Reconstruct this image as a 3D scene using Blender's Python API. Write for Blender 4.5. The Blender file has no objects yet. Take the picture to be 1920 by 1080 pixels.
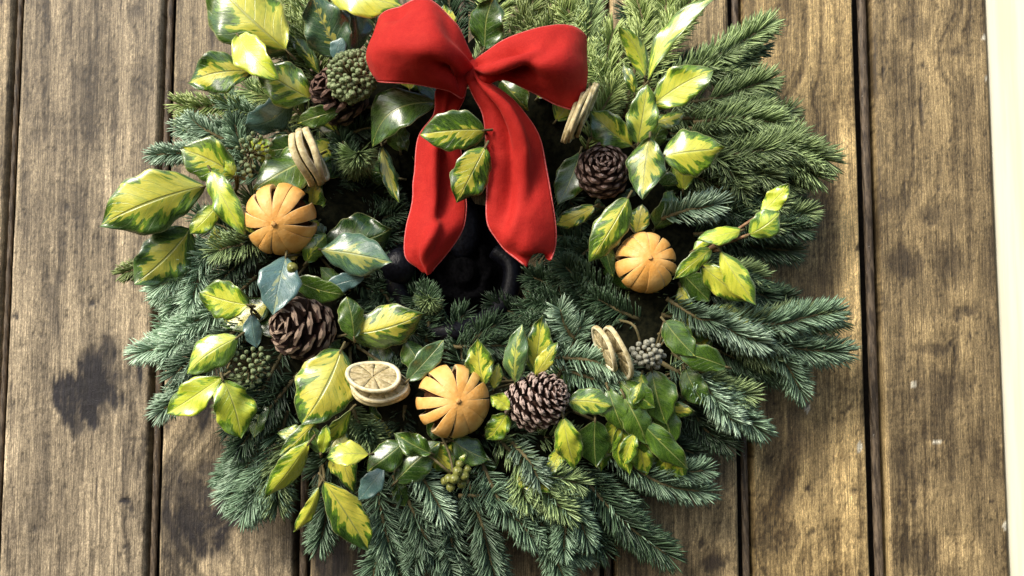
import bpy, math, random
import numpy as np
from mathutils import Vector, Matrix
random.seed(7); np.random.seed(7)
rad = math.radians
S = bpy.context.scene
C = S.collection
# ---------------------------------------------------------------- camera
F = 1866.0                     # focal length in photo pixels (1920 wide)
D = 0.653                      # metres from lens to door face
PITCH = rad(5.0)
cam = bpy.data.cameras.new('camera'); cam.sensor_width = 36; cam.lens = 36*F/1920
cam.clip_start = 0.01; cam.clip_end = 100
co = bpy.data.objects.new('camera', cam); C.objects.link(co)
CAM = np.array([0.0, -D, -D*math.tan(PITCH)])
co.location = CAM; co.rotation_euler = (rad(90)+PITCH, 0, 0)
S.camera = co
cp, sp = math.cos(PITCH), math.sin(PITCH)
# ---------------------------------------------------------------- light
SUN_EL, SUN_AZ = rad(36), rad(-42)      # azimuth seen from the door: left of the camera
w = bpy.data.worlds.new('World'); S.world = w; w.use_nodes = True
nt = w.node_tree; bg = nt.nodes['Background']
sky = nt.nodes.new('ShaderNodeTexSky'); sky.sky_type = 'NISHITA'; sky.sun_disc = False
sdir = Vector((math.sin(SUN_AZ)*math.cos(SUN_EL), -math.cos(SUN_AZ)*math.cos(SUN_EL), math.sin(SUN_EL)))
sky.sun_elevation = SUN_EL; sky.sun_rotation = math.atan2(sdir.x, sdir.y)
sky.air_density = 1.0; sky.dust_density = 2.5; sky.ozone_density = 1.0
nt.links.new(sky.outputs[0], bg.inputs[0]); bg.inputs[1].default_value = 0.125
sl = bpy.data.lights.new('sun', 'SUN'); sl.energy = 3.4; sl.angle = rad(28); sl.color = (1.0, 0.93, 0.82)
so = bpy.data.objects.new('sun', sl); C.objects.link(so)
so.rotation_euler = sdir.to_track_quat('Z', 'Y').to_euler(); so.location = sdir*2
S.view_settings.view_transform = 'Standard'; S.view_settings.look = 'None'
S.view_settings.exposure = 0.42; S.view_settings.gamma = 1
S.render.engine = 'CYCLES'

# ---------------------------------------------------------------- helpers
def P(px, py, h=0.0):
    """photo pixel -> point lying h millimetres in front of the door face"""
    a = (px-960)/F; b = (540-py)/F
    d = np.array([a, cp - b*sp, sp + b*cp])
    t = (-h*0.001 - CAM[1])/d[1]
    return CAM + d*t
def SC(h=0.0): return (D-h*0.001)/F           # metres per photo pixel there
def proj(pts):
    """world -> photo pixel (for laying wear and painted shade on the planks)"""
    v = pts - CAM
    x = v[..., 0]; dep = v[..., 1]*cp + v[..., 2]*sp; up = -v[..., 1]*sp + v[..., 2]*cp
    return 960 + F*x/dep, 540 - F*up/dep
ORG = {}
def mesh_data(name, verts, faces, mats=(), fmat=None, smooth=True, uv=None, attr=None):
    me = bpy.data.meshes.new(name)
    verts = np.asarray(verts, dtype=np.float32).reshape(-1, 3)
    if isinstance(faces, np.ndarray):
        n, k = faces.shape
        me.vertices.add(len(verts)); me.vertices.foreach_set('co', verts.ravel())
        me.loops.add(n*k); me.loops.foreach_set('vertex_index', faces.ravel().astype(np.int32))
        me.polygons.add(n); me.polygons.foreach_set('loop_start', np.arange(0, n*k, k, dtype=np.int32))
        me.update(calc_edges=True)
    else:
        me.from_pydata(verts.tolist(), [], faces); me.update()
    for m in mats: me.materials.append(m)
    if fmat is not None: me.polygons.foreach_set('material_index', np.asarray(fmat, dtype=np.int32))
    me.polygons.foreach_set('use_smooth', np.full(len(me.polygons), smooth))
    if uv is not None:
        l = me.uv_layers.new(name='UVMap')
        idx = np.empty(len(me.loops), dtype=np.int32); me.loops.foreach_get('vertex_index', idx)
        l.data.foreach_set('uv', np.asarray(uv, dtype=np.float32)[idx].ravel())
    if attr is not None:
        for an, dat in attr.items():
            dat = np.asarray(dat, dtype=np.float32)
            if dat.ndim == 1:
                a = me.attributes.new(an, 'FLOAT', 'POINT'); a.data.foreach_set('value', dat)
            else:
                a = me.attributes.new(an, 'FLOAT_COLOR', 'POINT')
                a.data.foreach_set('color', np.hstack([dat, np.ones((len(dat), 1), np.float32)]).ravel())
    return me
def obj(name, verts, faces, mats, parent=None, org=None, **kw):
    """link ONE mesh object; verts are world coordinates, org its origin"""
    verts = np.asarray(verts, dtype=float).reshape(-1, 3)
    if org is None: org = verts.mean(0)
    org = np.array(org, dtype=float)
    o = bpy.data.objects.new(name, mesh_data(name, verts-org, faces, mats, **kw)); C.objects.link(o)
    if parent is not None:
        o.parent = parent; o.location = org - ORG[parent.name]
    else: o.location = org
    ORG[o.name] = org
    return o
def thing(name, label, cat, loc, rot=None, group=None):
    o = bpy.data.objects.new(name, None); C.objects.link(o); o.location = loc
    o.empty_display_size = 0.01
    if rot is not None: o.rotation_euler = rot.to_euler()
    ORG[o.name] = np.array(loc, dtype=float)
    tag(o, label, cat, group); return o
def tag(o, label=None, cat=None, group=None, kind=None):
    if label: o['label'] = label
    if cat: o['category'] = cat
    if group: o['group'] = group
    if kind: o['kind'] = kind
def local(name, verts, faces, mats, parent, **kw):
    o = bpy.data.objects.new(name, mesh_data(name, verts, faces, mats, **kw)); C.objects.link(o); o.parent = parent
    ORG[o.name] = ORG[parent.name]
    return o
def inst(name, me, parent, M=None):
    o = bpy.data.objects.new(name, me); C.objects.link(o); o.parent = parent
    if M is not None: o.matrix_local = M
    return o
def join(parts):
    V, Fc, n = [], [], 0
    for v, f in parts:
        V.append(np.asarray(v)); Fc += [tuple(i+n for i in q) for q in f]; n += len(v)
    return np.vstack(V), Fc
def crom(pts, n):
    """Catmull-Rom through pts -> n samples"""
    p = np.asarray(pts, dtype=float); m = len(p)
    if m == 2: p = np.array([p[0], (p[0]+p[1])/2, p[1]]); m = 3
    q = np.concatenate([[2*p[0]-p[1]], p, [2*p[-1]-p[-2]]])
    t = np.linspace(0, m-1, n); i = np.minimum(t.astype(int), m-2); f = t-i
    sh = (-1,)+(1,)*(p.ndim-1); f = f.reshape(sh)
    a, b, c, d = q[i], q[i+1], q[i+2], q[i+3]
    return 0.5*((2*b)+(-a+c)*f+(2*a-5*b+4*c-d)*f*f+(-a+3*b-3*c+d)*f**3)
def tube(pts, r0, r1=None, k=6, n=None, caps=True):
    p = crom(pts, n or max(4, len(pts)*3)); N = len(p)
    r = np.linspace(r0, r0 if r1 is None else r1, N)
    T = np.gradient(p, axis=0); T /= np.linalg.norm(T, axis=1)[:, None]+1e-12
    up = np.array([0.13, -1, 0.21]); V = []
    for i in range(N):
        s = np.cross(T[i], up); s /= np.linalg.norm(s)+1e-12; u = np.cross(s, T[i])
        for j in range(k):
            a = 2*math.pi*j/k; V.append(p[i]+r[i]*(s*math.cos(a)+u*math.sin(a)))
    Fc = [(i*k+j, i*k+(j+1) % k, (i+1)*k+(j+1) % k, (i+1)*k+j) for i in range(N-1) for j in range(k)]
    if caps: Fc += [tuple(range(k-1, -1, -1)), tuple((N-1)*k+j for j in range(k))]
    return np.array(V), Fc
def ellipsoid(c, r, nu=10, nv=8, seed=None, amp=0.0):
    V, Fc = [], []
    rnd = random.Random(seed)
    for i in range(nv+1):
        th = math.pi*i/nv
        for j in range(nu):
            a = 2*math.pi*j/nu; k = 1+amp*(rnd.random()-.5)
            V.append((c[0]+r[0]*k*math.sin(th)*math.cos(a), c[1]+r[1]*k*math.cos(th), c[2]+r[2]*k*math.sin(th)*math.sin(a)))
    for i in range(nv):
        for j in range(nu):
            Fc.append((i*nu+j, (i+1)*nu+j, (i+1)*nu+(j+1) % nu, i*nu+(j+1) % nu))
    return np.array(V), Fc
# value noise
_L = np.random.RandomState(3).rand(256, 256)
def vn(x, y):
    xi = np.floor(x).astype(int); yi = np.floor(y).astype(int); fx = x-xi; fy = y-yi
    fx = fx*fx*(3-2*fx); fy = fy*fy*(3-2*fy)
    g = lambda a, b: _L[a % 256, b % 256]
    return (g(xi, yi)*(1-fx)+g(xi+1, yi)*fx)*(1-fy)+(g(xi, yi+1)*(1-fx)+g(xi+1, yi+1)*fx)*fy
def fbm(x, y, o=4):
    s = 0; a = .5; t = 0
    for k in range(o): s = s+a*vn(x*2**k+17*k, y*2**k+31*k); t += a; a *= .5
    return s/t
# ---------------------------------------------------------------- materials
class NT:
    def __init__(s, name):
        s.m = bpy.data.materials.new(name); s.m.use_nodes = True; s.t = s.m.node_tree
        s.b = s.t.nodes['Principled BSDF']
    def n(s, typ, **kw):
        o = s.t.nodes.new(typ)
        for k, v in kw.items():
            if k.startswith('i_'): o.inputs[k[2:].replace('_', ' ')].default_value = v
            else: setattr(o, k, v)
        return o
    def l(s, a, b): s.t.links.new(a, b)
    def math(s, op, a, b=0.0, c=None, clamp=False):
        o = s.n('ShaderNodeMath', operation=op); o.use_clamp = clamp
        for i, v in enumerate((a, b, c)):
            if v is None: continue
            if isinstance(v, (int, float)): o.inputs[i].default_value = v
            else: s.l(v, o.inputs[i])
        return o.outputs[0]
    def mix(s, f, a, b, mode='MIX'):
        o = s.n('ShaderNodeMix', data_type='RGBA', blend_type=mode)
        for i, v in ((0, f), (6, a), (7, b)):
            if isinstance(v, (int, float)): o.inputs[i].default_value = v
            elif isinstance(v, tuple): o.inputs[i].default_value = (*v, 1)
            else: s.l(v, o.inputs[i])
        return o.outputs[2]
    def mr(s, v, a, b, c=0.0, d=1.0, smooth=True):
        o = s.n('ShaderNodeMapRange'); o.interpolation_type = 'SMOOTHSTEP' if smooth else 'LINEAR'
        s.l(v, o.inputs[0])
        for i, x in enumerate((a, b, c, d)):
            if isinstance(x, (int, float)): o.inputs[i+1].default_value = x
            else: s.l(x, o.inputs[i+1])
        return o.outputs[0]
    def noise(s, vec, scale, detail=3, rough=.55, dist=0.0, dims='3D'):
        o = s.n('ShaderNodeTexNoise', noise_dimensions=dims); o.inputs['Scale'].default_value = scale
        o.inputs['Detail'].default_value = detail; o.inputs['Roughness'].default_value = rough
        o.inputs['Distortion'].default_value = dist
        if vec is not None: s.l(vec, o.inputs['Vector'])
        return o.outputs['Fac']
    def coords(s, scale=None, kind='Object'):
        tc = s.n('ShaderNodeTexCoord').outputs[kind]
        if scale is None: return tc
        mp = s.n('ShaderNodeMapping'); mp.inputs['Scale'].default_value = scale; s.l(tc, mp.inputs[0]); return mp.outputs[0]
    def bump(s, h, strength=.5, dist=.001):
        b = s.n('ShaderNodeBump'); b.inputs['Strength'].default_value = strength; b.inputs['Distance'].default_value = dist
        s.l(h, b.inputs['Height']); s.l(b.outputs[0], s.b.inputs['Normal'])
    def oattr(s, name):
        a = s.n('ShaderNodeAttribute', attribute_type='OBJECT', attribute_name=name); return a.outputs['Fac']
    def gattr(s, name, out='Color'):
        a = s.n('ShaderNodeAttribute', attribute_type='GEOMETRY', attribute_name=name); return a.outputs[out]
    def base(s, c, rough=.6, spec=.5):
        if isinstance(c, tuple): s.b.inputs['Base Color'].default_value = (*c, 1)
        else: s.l(c, s.b.inputs['Base Color'])
        s.b.inputs['Roughness'].default_value = rough; s.b.inputs['Specular IOR Level'].default_value = spec
        return s
def speckled(name, c1, c2, scale=400, rough=.7, spec=.3, bump=.4, stretch=None):
    t = NT(name); v = t.coords(stretch); n = t.noise(v, scale, 4)
    t.base(t.mix(t.mr(n, .3, .7), c1, c2), rough, spec); t.bump(n, bump, .0006); return t.m

def wood_mat():
    t = NT('weathered_oak')
    col = t.gattr('wood')
    g1 = t.noise(t.coords((1, 1, .022)), 1300, 4, .7)
    g2 = t.noise(t.coords((1, 1, .10)), 1700, 3, .6)
    g3 = t.noise(t.coords((1, 1, .6)), 1000, 4, .8); g4 = t.noise(t.coords((1, 1, .45)), 2600, 2, .6)
    a = t.mr(g1, .32, .68, .52, 1.48); b = t.mr(g2, .25, .75, .72, 1.24); c = t.mr(g3, .32, .7, .60, 1.34)
    m = t.math('MULTIPLY', t.math('MULTIPLY', t.math('MULTIPLY', a, b), c), t.mr(g4, .3, .7, .74, 1.24))
    comb = t.n('ShaderNodeCombineColor'); [t.l(m, comb.inputs[i]) for i in range(3)]
    cc = t.mix(1.0, col, comb.outputs[0], 'MULTIPLY')
    t.base(cc, .55, .4)
    t.l(t.mr(g3, .3, .7, .42, .72), t.b.inputs['Roughness'])
    t.bump(m, .32, .0009); return t.m
WOOD = wood_mat()
def bead_mat():
    t = NT('dark_groove_wood')
    n = t.noise(t.coords((1, 1, .12)), 700, 4, .7); n2 = t.noise(t.coords(), 900, 2)
    c = t.mix(t.mr(n, .35, .7), (.03, .02, .012), (.17, .125, .08))
    c = t.mix(t.mr(n2, .70, .74), c, (.34, .31, .27))
    t.base(c, .6, .4); t.bump(n, .6, .0008); return t.m
BEAD = bead_mat()
BACK = speckled('groove_backing', (.012, .009, .007), (.03, .022, .015), 500)  # near-black brown board behind the plank gaps
PAINT = speckled('cream_paint', (.78, .74, .53), (.90, .86, .66), 160, .45, .4, .35, (1, 1, .06))
IRON = speckled('black_iron', (.003, .003, .005), (.009, .010, .016), 500, .4, .2, .6)
IRONP = speckled('shaded_iron', (.0015, .0015, .002), (.005, .005, .006), 500, .9, .02, .5)  # near-black colour carries the deep shade in the wreath's hollow
MOSS = speckled('dark_moss', (.004, .005, .003), (.016, .016, .008), 300, .95, .05, 1.0)  # darkened so the colour carries the shade inside the wreath
TWIG = speckled('green_brown_twig', (.09, .085, .035), (.17, .13, .06), 500, .7, .3, .4)
RTWIG = speckled('reddish_twig', (.20, .10, .05), (.32, .2, .1), 500, .6, .3, .4)

def leaf_mat():
    t = NT('variegated_leaf_upper')
    uv = t.n('ShaderNodeUVMap'); sep = t.n('ShaderNodeSeparateXYZ'); t.l(uv.outputs[0], sep.inputs[0])
    u, vv = sep.outputs[0], sep.outputs[1]            # v runs -1..1
    av = t.math('ABSOLUTE', vv); sg = t.math('SIGN', vv)
    seed = t.oattr('seed'); yel = t.oattr('yel'); tone = t.oattr('tone'); asy = t.oattr('asy'); gl = t.oattr('sky_sheen')
    wv = t.math('SUBTRACT', u, t.math('MULTIPLY', av, .30))
    cv = t.n('ShaderNodeCombineXYZ')
    t.l(t.math('MULTIPLY', wv, 4.6), cv.inputs[0]); t.l(t.math('MULTIPLY', av, .9), cv.inputs[1])
    t.l(t.math('ADD', t.math('MULTIPLY', sg, 3.7), t.math('MULTIPLY', seed, 13.1)), cv.inputs[2])
    N = t.noise(cv.outputs[0], 1.6, 2.5, .55)
    N2 = t.noise(cv.outputs[0], 4.2, 2, .6)
    prof = t.math('SUBTRACT', 1.0, t.math('POWER', t.math('ABSOLUTE', t.math('SUBTRACT', t.math('MULTIPLY', u, 1.9), .8)), 2.6))
    lim = t.math('ADD', t.math('MULTIPLY', yel, prof), t.math('MULTIPLY', t.math('MULTIPLY', asy, sg), 1.0))
    lim = t.math('ADD', lim, t.math('MULTIPLY', t.math('SUBTRACT', N, .5), 2.3))
    lim = t.math('ADD', lim, t.math('MULTIPLY', t.math('SUBTRACT', N2, .5), .35))
    d = t.math('SUBTRACT', lim, av)
    fy = t.mr(d, -.015, .03)
    fm = t.mr(t.math('ADD', d, t.math('MULTIPLY', N2, .8)), .10, .30)
    dark = t.mix(tone, (.014, .044, .016), (.085, .18, .018))
    mid = t.mix(tone, (.11, .23, .02), (.30, .48, .03))
    yellow = t.mix(tone, (.76, .66, .10), (.62, .70, .055))
    fine = t.noise(cv.outputs[0], 11, 3, .6)
    c = t.mix(t.math('MULTIPLY', fm, t.mr(yel, 0.05, .3)), dark, mid); c = t.mix(fy, c, yellow)
    c = t.mix(t.mr(fine, .3, .75, 0, .34), c, mid)
    c = t.mix(t.mr(t.noise(cv.outputs[0], 2.3, 2, .5), .45, .7, 0, .35), c, mid)
    # veins
    sv = t.math('ABSOLUTE', t.math('SINE', t.math('MULTIPLY', wv, 26.0)))
    vein = t.math('MULTIPLY', t.mr(sv, .0, .14, 1, 0), .16)
    rib = t.mr(av, .018, .055, 1, 0)
    c = t.mix(t.math('MULTIPLY', t.math('MULTIPLY', vein, fy), 2.6), c, mid)
    ribm = t.math('MAXIMUM', t.math('MULTIPLY', rib, .75), t.math('MULTIPLY', vein, t.math('SUBTRACT', 1.0, fy)))
    c = t.mix(ribm, c, t.mix(tone, (.25, .30, .09), (.6, .62, .16)))
    c = t.mix(t.math('MULTIPLY', t.mr(av, .95, .985), .5), c, (.45, .45, .2))
    c = t.mix(t.math('MULTIPLY', gl, t.mr(fine, .2, .8, .55, 1)), c, (.13, .25, .27))  # bluish mix paints sky reflection into the blade colour
    t.base(c, .3, .75)
    t.l(t.mr(fine, .3, .7, .22, .36), t.b.inputs['Roughness'])
    t.b.inputs['Coat Weight'].default_value = .6; t.b.inputs['Coat Roughness'].default_value = .2
    hgt = t.math('SUBTRACT', t.math('MULTIPLY', fine, .35), t.math('MAXIMUM', rib, t.math('MULTIPLY', vein, 2.2)))
    t.bump(hgt, .55, .0007); return t.m
LEAF = leaf_mat()
LEAFB = speckled('leaf_underside', (.16, .22, .10), (.24, .30, .16), 300, .55, .3, .3)

def needle_mat():
    t = NT('fir_needles'); col = t.gattr('ncol')
    t.base(col, .42, .45); t.b.inputs['Coat Weight'].default_value = .1; return t.m
NEED = needle_mat()

# ================================================================ THE DOOR
Z0, Z1 = P(960, 1330)[2], P(960, -240)[2]
def px2x(px): return P(px, 540)[0]
def blotch(X, Y, cx, cy, rx, ry, s=1.0, soft=.5, warp=.6, ex=0):
    wx = (fbm(X/26+cx, Y/44+cy, 4)-.5)*warp*2.2+(fbm(X/4+cx, Y/30, 3)-.5)*.35; wy = (fbm(X/22+cy, Y/40-cx, 3)-.5)*warp*2+(fbm(X/3.5+cy, Y/120, 2)-.5)*.8
    d = np.sqrt(((X-cx)/rx+wx)**2+((Y-cy)/ry+wy)**2)
    return s*np.clip((1+soft/2-d)/soft, 0, 1)
STAINS_AND_SHADE = [  # px, py, rx, ry, strength, softness; stains plus painted wreath shadow
 (160,735,52,62,.92,.3),(190,700,34,60,.7,.45),(142,785,26,34,.8,.4),(100,575,11,66,.45,.8),(95,560,10,30,.5,.6),(260,700,6,24,.9,.6),(257,704,13,34,.45,.9),
 (234,939,13,6,.95,.5),(255,22,16,20,.5,.9),(60,980,12,120,.3,.9),(80,900,12,130,.35,.9),(230,830,3,90,.5,.8),(205,640,4,90,.3,.9),
 (150,400,9,120,.18,1),(55,430,20,90,.22,1),(110,300,14,160,.15,1),
 (380,775,16,40,.85,.5),(360,925,48,30,.7,.6),(430,960,60,46,.8,.7),(330,1010,20,80,.45,.9),(500,1000,20,90,.5,.9),(390,880,24,16,.6,.6),(470,930,30,70,.55,.8),
 (620,1010,14,90,.6,.8),(680,1000,26,90,.6,.8),(650,960,60,60,.4,1),
 (370,990,70,60,.75,.7),(450,905,40,34,.8,.6),(345,900,30,40,.6,.8),(540,1000,18,90,.6,.9),(620,1060,34,60,.8,.7),(690,1040,40,80,.8,.7),(640,960,30,50,.6,.8),(830,1040,40,60,.7,.9),(900,1060,40,50,.6,.9),
 (1250,860,90,80,.5,1),(1190,1060,30,60,.4,1),(1400,980,16,120,.4,1),(1850,600,22,560,.45,1),(1680,640,26,120,.3,1),(1760,800,70,50,.35,1),(1720,560,50,40,.4,.9),(1790,400,40,40,.4,.9),(1700,170,30,60,.35,1),(1450,600,30,50,.35,1),  # first spot paints the wreath's shadow, tall right band the rounded edge's shade
 (1010,1030,60,60,.45,1),(1080,1000,40,70,.5,1),(1180,990,20,120,.3,1),(1342,1055,26,24,.8,.5),(1290,960,14,120,.3,.9),(1230,1020,8,90,.3,.9),  # first two paint the wreath's shade on the lower boards
 (1548,275,11,46,.6,.7),(1535,260,26,60,.3,1),(1530,555,44,62,.55,.7),(1555,520,24,60,.4,.8),(1500,800,26,66,.5,.9),(1520,720,60,60,.25,1),(1470,910,20,70,.35,.9),
 (1465,1005,46,34,.4,.6),(1500,420,60,80,.18,1),(1440,700,20,80,.3,1),(1540,850,18,90,.35,1),(1450,820,18,60,.3,1),
 (1728,205,4,48,.85,.6),(1790,96,20,9,.45,.6),(1760,300,60,70,.15,1),(1745,408,26,22,.55,.6),(1700,490,40,26,.6,.7),(1780,500,40,50,.45,.9),(1715,50,24,30,.4,.7),
 (1680,380,30,20,.4,.8),(1755,730,60,40,.45,.8),(1800,900,40,60,.3,1),(1820,300,26,200,.3,1),(1700,860,30,60,.35,1),(1725,1040,36,34,.4,.8),(1810,585,22,10,.6,.7),(1752,655,36,10,.5,.7)]
BLEACH = [(1580,700,24,420,.55,1),(1590,560,16,240,.4,1),(1530,640,12,200,.25,1),(1490,960,30,60,.3,.8),(1790,1030,40,34,.5,.9),(1513,765,4,8,1.6,.5),(1612,838,4,9,1.6,.5),(1760,690,5,40,.4,.8),(1756,832,20,6,.6,.6),
 (395,1030,26,44,.5,.8),(415,1000,10,22,.6,.7),(215,400,24,200,.25,1),(120,240,20,140,.14,1),(250,560,20,300,.16,1),(20,850,16,240,.25,1),(1714,722,4,7,1.2,.5),(1580,420,20,200,.4,1),(1886,980,4,5,2,.5)]
FLECKS = [(1513,765,5,9),(1612,838,5,10),(1714,722,5,7),(1886,984,6,8),(1847,70,5,6),(1850,145,4,5),(1758,830,9,4),(8,620,4,9),(5,720,4,12),(1404,1050,4,10)]
RINGS = [(1465,1008,46,40,7),(1342,1055,22,22,5),(1490,222,40,26,6),(1790,100,26,24,6),(400,945,70,48,7),(1745,410,22,26,5),(255,20,14,16,4),(258,702,9,20,3)]
def plank(xa, xb, warm, seed, parent, shade=1.0, dep=0.0, edge=.0022):
    """one board: relief grid on the face, eased edges, real thickness"""
    W = xb-xa; nx = int(W/0.00115)+1; nz = int((Z1-Z0)/0.0019)
    u = np.linspace(0, 1, nx); zz = np.linspace(Z0, Z1, nz)
    X, Z = np.meshgrid(xa+u*W, zz)
    Xp, Yp = proj(np.stack([X, np.zeros_like(X), Z], -1))
    o = seed*37.7
    gx = Xp + 14*(fbm(Xp/90+o, Yp/260, 3)-.5)
    for (cx, cy, rx, ry, k) in RINGS:
        dd = np.sqrt(((Xp-cx)/rx)**2+((Yp-cy)/ry/1.4)**2); tq = np.exp(-dd*dd*.55); gx = gx*(1-tq)+(cx+dd*rx*1.3)*tq
    grain = fbm(gx/5+o, Yp/170, 4); g2 = fbm(gx/16+o*2, Yp/420+o, 4); blot = fbm(Xp/70+o, Yp/90+o, 4); saw = fbm(Xp/30+o, Yp/4.5, 3)
    fine = fbm(Xp/3+o, Yp/6, 3)
    tone = .62+1.05*(grain-.5)+1.35*(g2-.5)+1.15*(blot-.5)+.25*(saw-.5)+.9*(fine-.5)
    st = np.zeros_like(X)
    for c in STAINS_AND_SHADE:
        if abs(c[0]-Xp.mean()) < 260: st = np.maximum(st, blotch(Xp, Yp, c[0], c[1], c[2], c[3], c[4], c[5]))
    cr = random.Random(seed*13)
    for _ in range(9):
        cx, cy, ry = Xp.mean()+cr.uniform(-.42, .42)*(Xp.max()-Xp.min()), cr.uniform(-50, 1130), cr.uniform(25, 110)
        st = np.maximum(st, np.clip(1-np.abs(Xp-cx-4*(fbm(Yp/50+cx, Yp*0, 2)-.5))/2.6, 0, 1)*np.clip(1.2-np.abs(Yp-cy)/ry, 0, 1)*.75)
    for _ in range(14):
        cx, cy = Xp.mean()+cr.uniform(-.45, .45)*(Xp.max()-Xp.min()), cr.uniform(-50, 1130)
        st = np.maximum(st, blotch(Xp, Yp, cx, cy, cr.uniform(3, 6), cr.uniform(3, 9), .7, .6))
    bl = np.zeros_like(X)
    for c in BLEACH:
        if abs(c[0]-Xp.mean()) < 260: bl = np.maximum(bl, blotch(Xp, Yp, c[0], c[1], c[2], c[3], c[4], c[5], .25 if c[2] < 6 else .6))
    rg = np.zeros_like(X)
    for (cx, cy, rx, ry, k) in RINGS:
        dd = np.sqrt(((Xp-cx)/rx)**2+((Yp-cy)/ry)**2)+.25*(fbm(Xp/18, Yp/18, 3)-.5)
        rg += np.clip(1.35-dd, 0, 1)*(np.sin(dd*k*2.4)*.5+.1)
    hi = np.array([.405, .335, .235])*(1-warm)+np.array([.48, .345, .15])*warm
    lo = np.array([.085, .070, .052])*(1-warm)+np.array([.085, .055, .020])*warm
    tt = np.clip(tone+.28*rg, 0, 1.15)[..., None]
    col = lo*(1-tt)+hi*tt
    col = col*(1+1.15*bl[..., None])
    dk = np.array([.012, .012, .018])*(1-warm)+np.array([.030, .018, .010])*warm
    s_ = (st*(1.15+.9*(grain-.5)+.7*(fine-.5)))[..., None].clip(0, 1)
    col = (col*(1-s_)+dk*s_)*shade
    for (cx, cy, rx, ry) in FLECKS:
        col[((Xp-cx)/rx)**2+((Yp-cy)/ry)**2 < 1] = (.60, .56, .44)
    # small pits and nail specks
    pit = (fbm(Xp/4+o, Yp/9+o, 2) > .80)
    col[pit] *= .4
    # eased edges + relief
    e = np.minimum(u, 1-u)*W; r = edge
    drop = np.where(e < r, r-np.sqrt(np.maximum(r*r-(r-e)**2, 0)), 0)
    rel = .00055*(grain-.5)+.0007*(blot-.5)+.0004*(saw-.5)+.00025*(fine-.5)-.0010*st.clip(0, 1)*.5
    Y = -(dep) + drop[None, :]*(.8+.8*fbm(Yp/60+o, Xp*0+o, 3)) - rel
    wear = np.clip(1-e/.0032, 0, 1)[None, :]*(.2+.8*fbm(Yp/40+o, Xp*0+5, 3))
    col = col*(1+.45*wear[..., None])
    V = np.stack([X, Y, Z], -1).reshape(-1, 3)
    i, j = np.meshgrid(np.arange(nz-1), np.arange(nx-1), indexing='ij')
    q = i*nx+j; Fc = np.stack([q, q+1, q+nx+1, q+nx], -1).reshape(-1, 4)
    # sides and back
    n0 = len(V); th = .024
    L = np.stack([np.full(nz, xa), np.full(nz, th), zz], -1); Rr = np.stack([np.full(nz, xb), np.full(nz, th), zz], -1)
    k = np.arange(nz-1)
    fl = np.stack([n0+k, k*nx, (k+1)*nx, n0+k+1], -1); fr = np.stack([k*nx+nx-1, n0+nz+k, n0+nz+k+1, (k+1)*nx+nx-1], -1)
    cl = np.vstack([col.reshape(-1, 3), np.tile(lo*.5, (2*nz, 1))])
    fb = np.array([[n0+nz, n0, n0+nz-1, n0+2*nz-1]])
    V = np.vstack([V, L, Rr]); Fc = np.vstack([Fc, fl, fr, fb])
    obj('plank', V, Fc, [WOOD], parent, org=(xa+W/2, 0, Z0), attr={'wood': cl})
def bead(xa, xb, dep, parent, seed):
    n = 60; z = np.linspace(Z0, Z1, n*3); k = 9; V = []
    for t in z:
        for j in range(k):
            a = math.pi*j/(k-1); c = (xa+xb)/2; r = (xb-xa)/2
            V.append((c-math.cos(a)*r, dep-math.sin(a)*r*.8+.0004*math.sin(t*400+seed*3+j), t))
    V = np.array(V); m = len(z)
    i, j = np.meshgrid(np.arange(m-1), np.arange(k-1), indexing='ij'); q = i*k+j
    Fc = np.stack([q, q+1, q+k+1, q+k], -1).reshape(-1, 4)
    obj('bead_moulding', V, Fc, [BEAD], parent, org=((xa+xb)/2, dep, Z0))
door = thing('plank_door', 'old brown ledged door of wide upright oak planks behind the wreath', 'door', (0, 0, Z0))
#        left px, right px, warmth; greyer left boards hold sky sheen as colour
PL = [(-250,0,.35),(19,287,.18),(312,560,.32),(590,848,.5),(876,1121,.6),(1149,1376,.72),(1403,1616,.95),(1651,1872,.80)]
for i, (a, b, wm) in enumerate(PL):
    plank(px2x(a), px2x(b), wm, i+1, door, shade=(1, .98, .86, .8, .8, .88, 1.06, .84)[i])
for i in range(len(PL)-1):
    a, b = PL[i][1], PL[i+1][0]; g = b-a
    bead(px2x(a+g*.30), px2x(b-g*.22), .0034, door, i)
xa, xb = px2x(-250), px2x(1871)
V = [(x, y, z) for z in (Z0, Z1) for y in (.012, .030) for x in (xa, xb)]
FB = [(0, 1, 5, 4), (3, 2, 6, 7), (0, 4, 6, 2), (1, 3, 7, 5), (0, 2, 3, 1), (4, 5, 7, 6)]
obj('backing_board', [(x, y+.0125, z) for x, y, z in V], FB, [BACK], door, smooth=False)
xa, xb = px2x(1877), px2x(2400)
V = [(x, y, z) for z in (Z0, Z1) for y in (.004, .06) for x in (xa, xb)]
jamb = obj('painted_jamb', V, FB, [PAINT], smooth=False)
tag(jamb, 'cream painted door surround along the right edge of the plank door', 'door frame')

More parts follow.
